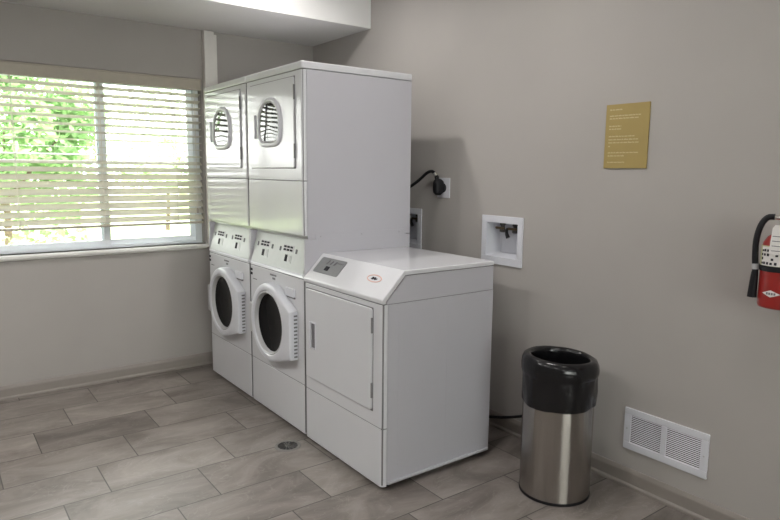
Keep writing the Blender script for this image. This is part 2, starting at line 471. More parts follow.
# blind
bl = thing('window_blind', 'cream horizontal slat blind lowered over the window, raised just off the sill', 'blind', (0, -1.6, 1.0))
def bx(b, x0, x1, y0, y1, z0, z1, bev=0.002): b.box(x0, x1, y0 + 1.6, y1 + 1.6, z0 - 1.0, z1 - 1.0, bev)
BY0, BY1 = WY0 + 0.012, WY1 - 0.006
b = MB(); bx(b, -0.004, 0.010, BY0, BY1, 1.990, 2.066, 0.003); bx(b, -0.004, 0.013, BY0, BY1, 2.056, 2.066, .002); bx(b, -0.004, 0.013, BY0, BY1, 1.990, 1.998, .002)
b.build('valance', M['valance'], bl)
b = MB(); bx(b, -0.058, -0.008, BY0, BY1, 2.018, 2.064); b.build('head_rail', M['trim'], bl)
b = MB(); bx(b, -0.058, -0.010, BY0, BY1, 1.052, 1.068, 0.004); b.build('bottom_rail', M['valance'], bl)
b = MB()
NS, TILT = 20, math.radians(23)
for i in range(NS):
    z = 1.098 + i * (2.005 - 1.098) / (NS - 1)
    tl = math.radians([36, 41, 46, 49, 49, 48, 44, 34, 24, 12, 2, -5, -10, -13, -15, -16, -17, -18, -19, -20][i])
    w, th = 0.0255, 0.0014
    prof = []
    for s in (1, -1):
        for q in ([-1, -.5, 0, .5, 1] if s == 1 else [1, .5, 0, -.5, -1]):
            u = q * w; h = 0.0022 * (1 - q * q) + s * th
            prof.append((-0.034 + u * math.cos(tl) + h * math.sin(tl), z - 1.0 - u * math.sin(tl) + h * math.cos(tl)))
    b.prism(prof, 'y', BY0 + 1.6, BY1 + 1.6)
b.build('slats', M['slat'], bl)
for y in (-2.07, -1.578, -1.097):
    b = MB()
    bx(b, -0.0085, -0.007, y - 0.002, y + 0.002, 1.06, 2.02, 0); bx(b, -0.0605, -0.059, y - 0.002, y + 0.002, 1.06, 2.02, 0)
    b.build('ladder_cord', M['cord'], bl)
b = MB(); b.tube([(-0.003, -0.955 + 1.6, 1.0), (-0.003, -0.955 + 1.6, 0.60), (-0.003, -0.957 + 1.6, 0.16)], 0.0016, 6); b.build('pull_cord', M['cord'], bl)
b = MB(); b.lathe([(0.002, 0.0), (0.007, -0.008), (0.008, -0.03), (0.004, -0.036)], 12, (-0.003, -0.957 + 1.6, 0.165), True, True); b.build('cord_tassel', M['valance'], bl)

# outside: ground, path, trees
b = MB(); b.box(-60, -0.2, -40, 40, -0.5, -0.4)
struct(b.build('lawn', M['lawn']), 'sunlit lawn outside the window', 'lawn')
b = MB(); b.box(-3.6, -1.6, -40, 40, -0.4, -0.385)
struct(b.build('path', M['asphalt']), 'pale path crossing the lawn outside the window', 'path')

def foliage(c, rad, n, size, seed):
    rnd = random.Random(seed); b = MB()
    clumps = [(Vector((rnd.gauss(0, .5), rnd.gauss(0, .5), rnd.gauss(0, .42))), rnd.uniform(.22, .42)) for _ in range(26)]
    for _ in range(n):
        cc, cr = rnd.choice(clumps)
        d = Vector((rnd.gauss(0, 1), rnd.gauss(0, 1), rnd.gauss(0, 1))).normalized() * cr * rnd.uniform(.6, 1.05)
        p = Vector(c) + Vector(((cc.x + d.x) * rad[0], (cc.y + d.y) * rad[1], (cc.z + d.z) * rad[2]))
        a = Vector((rnd.gauss(0, 1), rnd.gauss(0, 1), rnd.gauss(0, .6))).normalized()
        n_ = Vector((rnd.gauss(0, 1), rnd.gauss(0, 1), rnd.gauss(0, 1)))
        s = a.cross(n_).normalized(); L = size * rnd.uniform(.7, 1.3); w = L * 0.42
        b._add([p - a * L * .5, p + s * w * .5 - a * L * .08, p + a * L * .5, p - s * w * .5 - a * L * .08], [(0, 1, 2, 3)])
    return b
def tree(name, label, loc, h, rad, n, size, mat, seed, group=None):
    t = thing(name, label, 'tree', loc, group)
    foliage((0, 0, h), rad, n, size, seed).build('foliage', mat, t, smooth=False)
    b = MB(); b.tube([(0, 0, -0.05), (0.05, 0.04, h * .5), (0, 0, h)], lambda q: 0.07 * (1 - q * .6), 10)
    for k in range(5):
        a = k * 1.3; b.tube([(0.03, 0.02, h * .55), (math.cos(a) * rad[0] * .3, math.sin(a) * rad[1] * .3, h * .8), (math.cos(a) * rad[0] * .6, math.sin(a) * rad[1] * .6, h * 1.02)], lambda q: 0.05 * (1 - q * .8), 6)
    b.build('trunk', M['bark'], t)
    return t
tree('leafy_tree', 'bushy green tree close outside the left half of the window', (-7.0, -1.55, -0.4), 2.3, (1.45, 1.45, 1.6), 8500, 0.17, M['leaf'], 3)
tree('pale_tree', 'pale sunlit tree farther out behind the right half of the window', (-15.0, 3.4, -0.4), 2.2, (2.6, 2.8, 2.0), 5000, 0.26, M['leaf_pale'], 5)
for i, (x, y, s) in enumerate([(-5.2, -1.55, 0.42), (-5.0, -0.98, 0.38)]):
    lab = ['low green shrub outside, seen under the blind at far left', 'low green shrub outside, seen under the blind, nearer the window mullion'][i]
    t = thing('garden_shrub', lab, 'shrub', (x, y, -0.4))
    foliage((0, 0, s * 1.1), (s * 0.8, s * 0.8, s), 1100, 0.07, 20 + i).build('foliage', M['leaf'], t, smooth=False)
    b = MB()
    for k in range(5):
        a = k * 1.26; b.tube([(0, 0, -0.02), (math.cos(a) * s * .3, math.sin(a) * s * .3, s * .6), (math.cos(a) * s * .6, math.sin(a) * s * .6, s * 1.1)], 0.008, 6)
    b.build('stems', M['bark'], t)

# recessed lights in the ceiling
first = None
for i, (x, y, w) in enumerate(DOWNLIGHTS):
    lab = 'round recessed ceiling light ' + ['above the front of the stacked machines', 'above the single dryer and bin', 'above the fire extinguisher', 'in the second row, nearest the window', 'in the second row, middle', 'in the second row, behind the extinguisher', 'far end of the first row, near the second window', 'far end of the second row, near the second window'][i]
    if first is None:
        first = thing('recessed_light', lab, 'ceiling light', (x, y, CEIL), 'recessed ceiling lights')
        b = MB(); b.lathe([(0.068, -0.002), (0.070, -0.008), (0.090, -0.006), (0.094, 0.0)], 40); b.build('trim_ring', M['vinyl'], first)
        b = MB(); b.lathe([(0.001, -0.003), (0.068, -0.003), (0.068, 0.0)], 40, (0, 0, 0), True, True); b.build('lens', M['lens'], first)
    else:
        copy_thing(first, (x, y, CEIL), lab)

# ------------------------------------------------------------------ stacked washer-dryers
W, D, YF = 0.683, 0.70, -0.97
HB = 0.875; HS = 1.083
def ray_hull(cx, cz, r, tabx, tz0, tz1, ox, oz, n=72):
    """outline (x,z) of a disc joined to a straight right-hand edge, one point per ray from (ox,oz)"""
    pts = [(cx + r * math.cos(2 * PI * i / 180), cz + r * math.sin(2 * PI * i / 180)) for i in range(180)] + [(tabx, tz0), (tabx, tz1)]
    pts = sorted(pts)
    def half(ps):
        h = []
        for p in ps:
            while len(h) > 1 and (h[-1][0] - h[-2][0]) * (p[1] - h[-2][1]) - (h[-1][1] - h[-2][1]) * (p[0] - h[-2][0]) <= 0: h.pop()
            h.append(p)
        return h[:-1]
    hull = half(pts) + half(pts[::-1])
    angs = sorted([2 * PI * i / n for i in range(n)] + [math.atan2(z - oz, tabx - ox) % (2 * PI) for z in (tz0, tz1)])
    out = []
    for a in angs:
        d = (math.cos(a), math.sin(a)); best = None
        for i in range(len(hull)):
            p, q = hull[i], hull[(i + 1) % len(hull)]
            e = (q[0] - p[0], q[1] - p[1]); den = d[0] * e[1] - d[1] * e[0]
            if abs(den) < 1e-12: continue
            w = (p[0] - ox, p[1] - oz)
            t = (w[0] * e[1] - w[1] * e[0]) / den; s = (w[0] * d[1] - w[1] * d[0]) / den
            if t > 0 and -1e-9 <= s <= 1 + 1e-9: best = t if best is None else max(best, t)
        out.append((ox + d[0] * best, oz + d[1] * best))
    return out, angs

def arch(cx, cz, hw, ht, hb, y, n=56):
    out = []
    for i in range(n):
        a = 2 * PI * i / n; c, s = math.cos(a), math.sin(a)
        e = 2.25 if s >= 0 else 4.0
        h = ht if s >= 0 else hb
        k = (abs(c) ** e + abs(s) ** e) ** (-1 / e)
        out.append((cx + hw * k * c, y, cz + h * k * s))
    return out

def make_stack(loc, label):
    t = thing('stacked_washer_dryer', label, 'washer dryer', loc, 'stacked washer-dryer towers')
    E, EF = M['enamel'], M['enamel_front']
    # lower body and upper body shells
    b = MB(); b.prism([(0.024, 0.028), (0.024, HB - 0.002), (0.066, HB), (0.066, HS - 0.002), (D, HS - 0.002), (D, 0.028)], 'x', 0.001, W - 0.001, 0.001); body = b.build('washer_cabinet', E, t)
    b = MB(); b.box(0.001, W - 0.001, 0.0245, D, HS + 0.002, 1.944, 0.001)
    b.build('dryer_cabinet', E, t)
    b = MB(); b.box(0.0015, W + 0.0012, 0.07, D - .03, HS - 0.002, HS + 0.028, 0.001)
    b.build('joining_strip', E, t)
    for y in (0.10, 0.36, 0.62):
        b = MB(); b.box(W, W + 0.003, y - 0.004, y + 0.004, HS + 0.009, HS + 0.017, 0.001); b.build('screw', M['steelring'], t)
    for (x, y) in ((0.05, 0.06), (W - 0.05, 0.06), (0.05, D - 0.06), (W - 0.05, D - 0.06)):
        b = MB(); b.lathe([(0.02, 0.0), (0.022, 0.004), (0.022, 0.012), (0.01, 0.014), (0.01, 0.032)], 16, (x, y, 0), True, True); b.build('levelling_foot', M['rubber'], t)
    # front skins with rounded outer corners
    R = 0.016
    def skin(name, z0, z1, mat=EF, par=t, bev=0.002):
        b = MB(); b.prism(rrect(0.0015, W - 0.0015, 0.0, 0.024, (R, R, 0, 0)), 'z', z0, z1, bev, 1); return b.build(name, mat, par, angle=50)
    skin('kick_panel', 0.022, 0.2945)
    skin('washer_front_panel', 0.2985, HB - 0.004)
    skin('dryer_lower_panel', HS + 0.018, 1.3835)
    skin('dryer_front_panel', 1.3875, 1.943)
    b = MB(); b.box(0.004, W - 0.004, 0.003, 0.024, 0.03, HB, 0.0); b.box(0.004, W - 0.004, 0.004, 0.024, HS + .02, 1.944, 0.0); b.build('seam_backing', M['seam'], t)
    b = MB(); b.prism(rrect(-0.001, W + 0.001, -0.003, D + 0.002, (R, R, 0.006, 0.006)), 'z', 1.9465, 1.984, 0.006, 3); b.build('top_cover', EF, t, angle=50)
    # control panel, leaning back
    b = MB()
    b.prism([(0.0, HB), (0.05, HS), (0.05, HS + 0.012), (0.064, HS + 0.012), (0.064, HB)], 'x', 0.013, W - 0.013, 0.004, 2)
    cp = b.build('control_panel', EF, t)
    A = math.atan2(0.05, HS - HB)
    TM = Matrix.Translation((0, 0, HB)) @ Matrix.Rotation(-A, 4, 'X')
    b = MB(); b.T = TM; b.box(0.018, W - 0.018, -0.003, 0.004, 0.022, 0.207, 0.002); ov = b.build('control_overlay', M['overlay'], cp)
    b = MB(); b.T = TM
    b.box(0.016, W - 0.016, -0.006, 0.002, 0.012, 0.020, 0.002); b.build('panel_lip', M['plastic'], cp)
    for cx in (0.165, 0.455):
        b = MB(); b.T = TM
        b.box(cx - 0.060, cx + 0.062, -0.0045, 0, 0.122, 0.160, 0.001); dsp = b.build('display', M['greyplastic'], cp)
        for r_ in range(2):
            for c_ in range(3):
                b = MB(); b.T = TM
                b.box(cx - 0.052 + c_ * 0.037, cx - 0.052 + c_ * 0.037 + 0.028, -0.0060, -0.004, 0.127 + r_ * 0.017, 0.138 + r_ * 0.017); b.build('status_light', M['ink'], cp)
        for x0, x1 in ((cx - 0.102, cx - 0.086), (cx + 0.086, cx + 0.104)):
            b = MB(); b.T = TM
            b.box(x0, x1, -0.0055, 0, 0.120, 0.145, 0.001); b.build('cycle_key', M['midink'], cp)
        b = MB(); b.T = TM
        b.box(cx - 0.050, cx + 0.055, -0.005, 0, 0.060, 0.110, 0.002); pad = b.build('key_pad', M['overlay'], cp)
        b = MB(); b.T = TM
        b.box(cx - 0.020, cx + 0.008, -0.007, -0.004, 0.068, 0.106, 0.001); b.build('start_key', M['ink'], cp)
        b = MB(); b.T = TM
        b.box(cx + 0.020, cx + 0.044, -0.0065, -0.004, 0.070, 0.104, 0.001); b.build('option_key', M['greyplastic'], cp)
    for x0 in (0.0008, W - 0.0128):
        b = MB(); b.box(x0, x0 + 0.012, 0.006, 0.07, HB, HS + 0.0005, 0.001); b.build('panel_cheek', E, t)
    # dryer door
    b = MB(); b.box(0.061, 0.606, -0.0015, 0.004, 1.448, 1.919, 0.0); b.build('dryer_door_gasket', M['seam'], t)  # grey sheet drawing the shadow line around the door
    b = MB(); b.prism(rrect(0.065, 0.602, 1.452, 1.915, (0.012,) * 4), 'y', -0.009, 0.002, 0.003, 2); dd = b.build('dryer_door', EF, t, angle=50)
    cx, cz = 0.325, 1.692
    b = MB()
    b.loft([arch(cx, cz, 0.145, 0.142, 0.128, -0.008), arch(cx, cz, 0.143, 0.140, 0.126, -0.015), arch(cx, cz, 0.137, 0.134, 0.120, -0.021),
            arch(cx, cz, 0.126, 0.124, 0.109, -0.022), arch(cx, cz, 0.121, 0.119, 0.104, -0.020), arch(cx, cz, 0.118, 0.116, 0.101, -0.009)])
    b.build('window_ring', M['plastic'], dd, angle=60)
    b = MB()
    b.loft([arch(cx, cz, 0.1195, 0.117, 0.102, -0.0165), arch(cx, cz, 0.115, 0.113, 0.098, -0.0175), arch(cx, cz, 0.112, 0.110, 0.095, -0.013)]); b.build('window_gasket', M['greyplastic'], dd)
    b = MB()
    b.loft([arch(cx, cz, 0.114 * q, 0.112 * q, 0.097 * q, -0.0145 - 0.0035 * (1 - q * q)) for q in (1, .9, .8, .65, .5, .35, .2, .02)], False, True); b.build('window_glass', M['reflglass'], dd, angle=80)
    b = MB(); b.box(0.118, 0.136, -0.011, -0.006, 1.622, 1.745, 0.002); hp = b.build('door_pull', M['greyplastic'], dd)  # grey strip painting the shade in the slot beside the grip
    b = MB(); b.box(0.134, 0.148, -0.019, -0.006, 1.618, 1.749, 0.004); b.build('pull_grip', M['plastic'], dd)
    for z in (1.80, 1.502):
        b = MB(); b.box(0.6005, 0.6065, -0.0105, 0.002, z, z + 0.075, 0.001); b.build('hinge', M['seam'], dd)
    # washer door
    n = 72
    out, angs = ray_hull(0.345, 0.582, 0.226, 0.612, 0.425, 0.69, 0.345, 0.57, n)
    def circ(r, y): return [(0.345 + r * math.cos(a), y, 0.580 + r * math.sin(a)) for a in angs]
    def sc(k, y): return [(0.345 + (x - 0.345) * k, y, 0.57 + (z - 0.57) * k) for x, z in out]
    b = MB(); b.loft([sc(1, -0.002), sc(1, -0.040), sc(0.985, -0.050), sc(0.96, -0.054), circ(0.205, -0.058), circ(0.188, -0.056), circ(0.181, -0.048), circ(0.168, -0.020)])
    wd = b.build('washer_door', M['plastic'], t, angle=40)
    b = MB(); b.loft([circ(0.182, -0.049), circ(0.176, -0.052), circ(0.170, -0.047), circ(0.166, -0.03)]); b.build('door_rim', M['greyplastic'], wd, angle=60)
    b = MB(); b.loft([circ(0.1695, -0.032), circ(0.150, -0.022), circ(0.12, -0.014), circ(0.07, -0.008), circ(0.002, -0.006)], False, True); b.build('door_glass', M['blackglass'], wd, angle=80)
    b = MB()
    for k in range(12): b.box(0.604, 0.6128, -0.026, -0.006, 0.436 + k * 0.0205, 0.436 + k * 0.0205 + 0.0095)
    b.build('hinge_vents', M['midink'], wd)
    b = MB(); b.box(0.084, 0.150, -0.050, -0.002, 0.478, 0.662, 0.012, 3); b.build('door_handle', M['greyplastic'], wd)
    # small marks on the washer front
    b = MB(); b.box(0.012, 0.040, -0.0015, 0.002, 0.838, 0.852); b.box(0.012, 0.040, -0.0015, 0.002, 0.812, 0.828); b.build('rating_label', M['ink'], t)
    b = MB(); b.box(0.045, 0.10, -0.001, 0.002, 0.788, 0.793); b.build('model_mark', M['midink'], t)
    b = MB(); b.box(0.28, 0.36, -0.001, 0.002, 0.842, 0.852); b.box(0.31, 0.345, -0.001, 0.002, 0.822, 0.834); b.build('badge', M['midink'], t)
    b = MB(); b.prism(rrect(0.475, 0.585, 0.760, 0.806, (0.008,) * 4), 'y', -0.010, 0.002, 0.003, 2); lt = b.build('lock_cover', M['plastic'], t)
    b = MB(); b.box(0.475, 0.585, -0.0075, 0.0, 0.752, 0.761, 0.001); b.build('lock_slot', M['midink'], lt)  # dark strip painting the shadow under the lock cover
    return t
st = make_stack((0.912, YF, 0), 'white stacked washer-dryer tower standing next to the single dryer, its window reflecting greenery')
copy_thing(st, (0.2265, YF, 0), 'white stacked washer-dryer tower nearest the window, beside the blind')

# ------------------------------------------------------------------ single front-load dryer
def make_dryer():
    WC = 0.706; DC = 0.675
    t = thing('clothes_dryer', 'white waist-high dryer with sloped grey control pad, standing nearest the steel bin', 'dryer', (1.599, -0.973, 0))
    E, EF = M['enamel'], M['enamel_front']
    R = 0.022
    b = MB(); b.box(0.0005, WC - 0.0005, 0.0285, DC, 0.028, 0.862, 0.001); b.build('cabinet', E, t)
    b = MB()
    for (y0, y1) in ((0.085, 0.335), (0.375, 0.60)):
        b.prism(rrect(y0, y1, 0.10, 0.815, (0.02,) * 4), 'x', WC - 0.002, WC - 0.0002, 0.0007, 1)
    b.box(WC - 0.002, WC + 0.010, 0.03, DC - 0.01, 0.030, 0.042, 0.003)
    b.build('side_panel', E, t)
    for (x, y) in ((0.05, 0.06), (WC - 0.05, 0.06), (0.05, DC - 0.06), (WC - 0.05, DC - 0.06)):
        b = MB(); b.lathe([(0.02, 0.0), (0.022, 0.004), (0.022, 0.012), (0.01, 0.014), (0.01, 0.032)], 16, (x, y, 0), True, True); b.build('levelling_foot', M['rubber'], t)
    b = MB(); b.box(0.004, WC - 0.004, 0.004, 0.028, 0.03, 0.868); b.build('seam_backing', M['seam'], t)
    for name, z0, z1 in (('toe_panel', 0.020, 0.2935), ('front_panel', 0.2975, 0.862)):
        b = MB(); b.prism(rrect(0.0, WC, 0.0, 0.028, (R, R, 0, 0)), 'z', z0, z1, 0.002, 1); b.build(name, EF, t, angle=50)
    # sloped top
    cap = [(-0.004, 0.8665), (-0.004, 0.887), (0.113, 1.007), (DC, 1.007), (DC, 0.985), (0.122, 0.985), (0.018, 0.878), (0.018, 0.8665)]
    b = MB(); b.prism(cap, 'x', -0.001, WC + 0.001, 0.005, 3); b.build('top_cover', EF, t, angle=50)
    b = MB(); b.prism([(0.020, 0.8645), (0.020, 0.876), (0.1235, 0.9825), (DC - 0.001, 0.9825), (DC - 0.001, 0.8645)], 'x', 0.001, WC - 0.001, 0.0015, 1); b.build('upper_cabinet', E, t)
    b = MB(); b.box(0.004, WC - 0.004, 0.03, DC - 0.004, 0.861, 0.866); b.prism([(0.024, 0.87), (0.024, 0.8775), (0.1215, 0.9845), (DC - 0.004, 0.9845), (DC - .004, 0.98), (0.13, 0.98), (0.034, 0.87)], 'x', 0.003, WC - 0.003); b.build('seam_gasket', M['seam'], t)  # grey filler painting the shade in the groove below the top cover
    A = math.atan2(0.120, 0.117)
    TM = Matrix.Translation((0, -0.004, 0.887)) @ Matrix.Rotation(A - PI / 2, 4, 'X')
    b = MB(); b.T = TM; b.prism(rrect(0.036, 0.272, 0.050, 0.147, (0.012,) * 4), 'y', -0.0025, 0.003, 0.001, 1); cp = b.build('control_pad', M['overlay_dark'], t)
    b = MB(); b.T = TM; b.box(0.130, 0.163, -0.006, 0, 0.070, 0.095, 0.001); b.build('start_button', M['ink'], cp)
    b = MB(); b.T = TM
    for k in range(3):
        b.tube([(0.115 + k * 0.034, -0.0028, 0.108), (0.127 + k * 0.034, -0.0028, 0.132)], 0.0035, 6, 1)
    for k in range(5): b.box(0.19 + k * 0.014, 0.198 + k * 0.014, -0.0035, 0, 0.122, 0.128)
    b.build('pad_symbols', M['midink'], cp)
    # oval badge
    def ell(cx, cv, a, c, y): return [(cx + a * math.cos(2 * PI * i / 40), y, cv + c * math.sin(2 * PI * i / 40)) for i in range(40)]
    b = MB(); b.T = TM; b.loft([ell(0.551, 0.094, 0.056, 0.021, 0.001), ell(0.551, 0.094, 0.055, 0.0205, -0.0015), ell(0.551, 0.094, 0.050, 0.0165, -0.0015), ell(0.551, 0.094, 0.049, 0.016, 0.001)]); bd = b.build('oval_badge', M['logored'], t)
    b = MB(); b.T = TM
    b.prism([(0.528, 0.088), (0.535, 0.101), (0.545, 0.101), (0.541, 0.095), (0.552, 0.101), (0.562, 0.100), (0.560, 0.094), (0.574, 0.097), (0.572, 0.090), (0.556, 0.086), (0.548, 0.090), (0.542, 0.086)], 'y', -0.0016, 0.001)
    b.build('badge_script', M['ink'], bd)
    # door
    b = MB(); b.box(0.026, 0.634, -0.0015, 0.004, 0.362, 0.841); b.build('door_gasket', M['seam'], t)  # grey sheet painting the shaded gap around the door
    hx0, hx1, hz0, hz1 = 0.084, 0.136, 0.533, 0.668
    b = MB(); y0, y1 = -0.010, 0.002
    b.prism(rrect(0.030, 0.630, 0.366, 0.837, (0.014,) * 4), 'y', y0, y1, 0.004, 2); dr = b.build('dryer_door', EF, t, angle=50)
    b = MB(); b.prism(rrect(hx0, hx1, hz0, hz1, (0.006,) * 4), 'y', -0.0115, -0.009); hd = b.build('recess_pull', M['midink'], dr)  # flat grey plate; the recess shade is put into its colour
    b = MB(); b.box(hx0 - .004, hx0 + 0.012, -0.019, -0.009, hz0 - .003, hz1 + .003, 0.003); b.box(hx0, hx1, -0.015, -0.009, hz1 - 0.004, hz1 + 0.004, 0.002); b.box(hx0, hx1, -0.015, -0.009, hz0 - 0.004, hz0 + 0.004, 0.002); b.box(hx1 - .004, hx1 + .004, -0.015, -0.009, hz0, hz1, 0.002)
    b.build('pull_rim', M['plastic'], dr)
    for z in (0.725, 0.425):
        b = MB(); b.box(0.6285, 0.6345, -0.0115, 0.002, z, z + 0.07, 0.001); hg = b.build('hinge', M['seam'], dr)
    return t
make_dryer()

# ------------------------------------------------------------------ plumbing boxes in the wall
def make_box():
    t = thing('laundry_outlet_box', 'white recessed plumbing box set in the wall right above the dryer corner, valves showing', 'outlet box', (1.921, 0, 0.935), 'laundry outlet boxes')
    w, h = 0.303, 0.268; ix0, ix1, iz0, iz1 = 0.036, 0.266, 0.042, 0.230
    b = MB(); f = -0.009
    b.box(0, w, f, -0.0005, 0, iz0, 0.002); b.box(0, w, f, -0.0005, iz1, h, 0.002); b.box(0, ix0, f, -0.0005, iz0, iz1, 0.002); b.box(ix1, w, f, -0.0005, iz0, iz1, 0.002)
    b.build('face_frame', M['plastic'], t)
    b = MB()
    b.loft([[(x, y, z) for x, z in rrect(ix0 - .004 + i, ix1 + .004 - i, iz0 - .004 + i, iz1 + .004 - i, (.012,) * 4)] for y, i in ((-0.006, 0), (0.03, 0.004), (0.095, 0.014), (0.102, 0.022))], False, True)
    b.build('box_liner', M['plastic'], t)
    for i, x in enumerate((0.105, 0.198)):
        b = MB(); z = iz1 - 0.004
        b.lathe([(0.016, 0.0), (0.016, -0.012), (0.011, -0.014), (0.013, -0.030), (0.017, -0.034), (0.017, -0.048), (0.010, -0.052)], 16, (x, 0.05, z), True, True)
        v = b.build('valve', M['dull'], t)
        b = MB(); b.box(x - 0.032, x + 0.032, 0.022, 0.034, z - 0.034, z - 0.020, 0.004); b.tube([(x, 0.05, z - .027), (x, 0.028, z - .027)], 0.007, 8, 1); b.build('valve_handle', M['brass'], v)
    b = MB(); b.tube([(0.150, 0.04, iz1 - 0.03), (0.154, 0.03, iz1 - 0.055), (0.166, 0.03, iz1 - 0.082)], lambda q: 0.006 + 0.006 * q, 8); b.build('drain_lever', M['rubber'], t)
    return t
obox = make_box()
copy_thing(obox, (1.076, 0, 0.938), 'white recessed plumbing box half hidden behind the stacked machines, below the black plug')

# ------------------------------------------------------------------ electrical outlet, plug and cords
t = thing('wall_outlet', 'white square outlet plate on the wall with a big black plug in it', 'outlet', (1.582, 0, 1.344))
b = MB(); b.box(-0.056, 0.056, -0.007, 0, -0.060, 0.060, 0.003); b.build('cover_plate', M['plastic'], t)
b = MB(); b.lathe([(0.028, 0), (0.028, 0.004), (0.022, 0.005)], 32, (0, 0, 0), True, True); o = b.build('receptacle', M['ink'], t); o.rotation_euler = (PI / 2, 0, 0); o.location = (0, -0.005, 0)
t = thing('dryer_power_cord', 'thick black power cord with angled plug, arching from the stacked machines into the outlet', 'power cord', (1.570, -0.012, 1.344))
b = MB()
secs = [(0.0, 0.026, 0.040), (-0.016, 0.028, 0.050), (-0.036, 0.026, 0.050), (-0.050, 0.020, 0.042), (-0.055, 0.012, 0.028)]
loops = []
for y, hw, hh in secs:
    loops.append([(hw * math.copysign(abs(math.cos(a)) ** .7, math.cos(a)), y, 0.006 + hh * math.copysign(abs(math.sin(a)) ** .7, math.sin(a))) for a in [2 * PI * i / 28 for i in range(28)]])
b.loft(loops, True, True); pg = b.build('plug_body', M['rubber'], t, angle=50)
b = MB(); b.tube([(0.0, -0.034, 0.045), (-0.006, -0.034, 0.066)], 0.013, 12, 1); b.build('strain_relief', M['rubber'], pg)
b = MB(); b.tube([(-0.008, -0.034, 0.068), (-0.022, -0.034, 0.086)], 0.0135, 12, 1); b.build('cord_clamp', M['chrome'], pg)
b = MB(); b.tube([(-0.021, -0.034, 0.085), (-0.05, -0.036, 0.098), (-0.09, -0.04, 0.088), (-0.14, -0.055, 0.048), (-0.20, -0.08, 0.004), (-0.28, -0.11, -0.03), (-0.35, -0.15, -0.10), (-0.37, -0.19, -0.22), (-0.37, -0.22, -0.35), (-0.37, -0.256, -0.37)], 0.0095, 10)
b.build('cable', M['rubber'], t)
b = MB(); b.tube([(2.02, -0.296, 0.20), (2.03, -0.25, 0.15), (2.06, -0.14, 0.095), (2.16, -0.055, 0.094), (2.28, -0.035, 0.135), (2.42, -0.03, 0.195), (2.54, -0.032, 0.20), (2.62, -0.034, 0.12), (2.66, -0.036, 0.010)], 0.008, 10)
tag(b.build('floor_cable', M['rubber']), 'black cable drooping along the wall between the single dryer and the bin', 'cable')

# ------------------------------------------------------------------ return-air vent
t = thing('air_return_vent', 'white two-panel louvred vent grille low on the wall right of the bin', 'vent', (2.884, 0, 0.180))
w, h = 0.389, 0.196
b = MB(); f = -0.010
px = [(0.032, 0.180), (0.204, 0.357)]; z0, z1 = 0.033, 0.165
b.box(0, w, f, 0, 0, z0, 0.003); b.box(0, w, f, 0, z1, h, 0.003)
b.box(0, px[0][0], f, 0, z0, z1, 0.002); b.box(px[0][1], px[1][0], f, 0, z0, z1, 0.002); b.box(px[1][1], w, f, 0, z0, z1, 0.002)
vf = b.build('vent_frame', M['plastic'], t)
for x in (0.016, w - 0.016):
    b = MB(); b.lathe([(0.004, 0), (0.004, 0.002), (0.001, 0.003)], 12, (x, 0, 0), False, True)
    o = b.build('screw', M['greyplastic'], vf); o.rotation_euler = (PI / 2, 0, 0); o.location = (0, -0.0095, h / 2)
for (x0, x1) in px:
    b = MB()
    for i in range(16):
        z = z0 + 0.003 + i * (z1 - z0 - 0.006) / 15
        b.prism([(-0.0080, z - 0.0018), (-0.0074, z - 0.0023), (-0.0055, z + 0.0011), (-0.0061, z + 0.0016)], 'x', x0 - .001, x1 + .001)
    b.build('louvres', M['plastic'], t)
b = MB(); b.box(0.02, w - 0.02, -0.0012, 0, 0.02, h - 0.02); b.build('vent_backing', M['gap'], t)  # flat dark sheet painting the shade behind the louvres

# ------------------------------------------------------------------ gold notice on the wall
t = thing('wall_notice', 'mustard gold rectangular notice with lines of small pale lettering, high on the wall', 'sign', (2.692, 0, 1.463))
w, h = 0.215, 0.284
b = MB(); b.box(0, w, -0.006, 0, 0, h, 0.001); pl = b.build('plaque', M['gold'], t)
rnd = random.Random(4)
b = MB()
lines = [(0.085, .36), (0.180, .86), (0.222, .80), (0.340, .34), (0.385, .34), (0.500, .74), (0.550, .82), (0.598, .84), (0.655, .05), (0.755, .84), (0.805, .46), (0.905, .48)]
for v, L in lines:
    b = MB(); x = 0.02; z = h * (1 - v); end = 0.02 + L * (w - 0.035)
    while x < end - 0.002:
        ww = min(rnd.uniform(0.008, 0.022), end - x)
        b.box(x, x + ww, -0.0068, -0.005, z - 0.0022, z + 0.0022)
        for c in range(int(ww / 0.004)):
            if rnd.random() < .4: b.box(x + c * 0.004, x + c * 0.004 + 0.0015, -0.0068, -0.005, z, z + 0.0042)
        x += ww + 0.003
    b.build('text_line', M['goldtext'], pl)

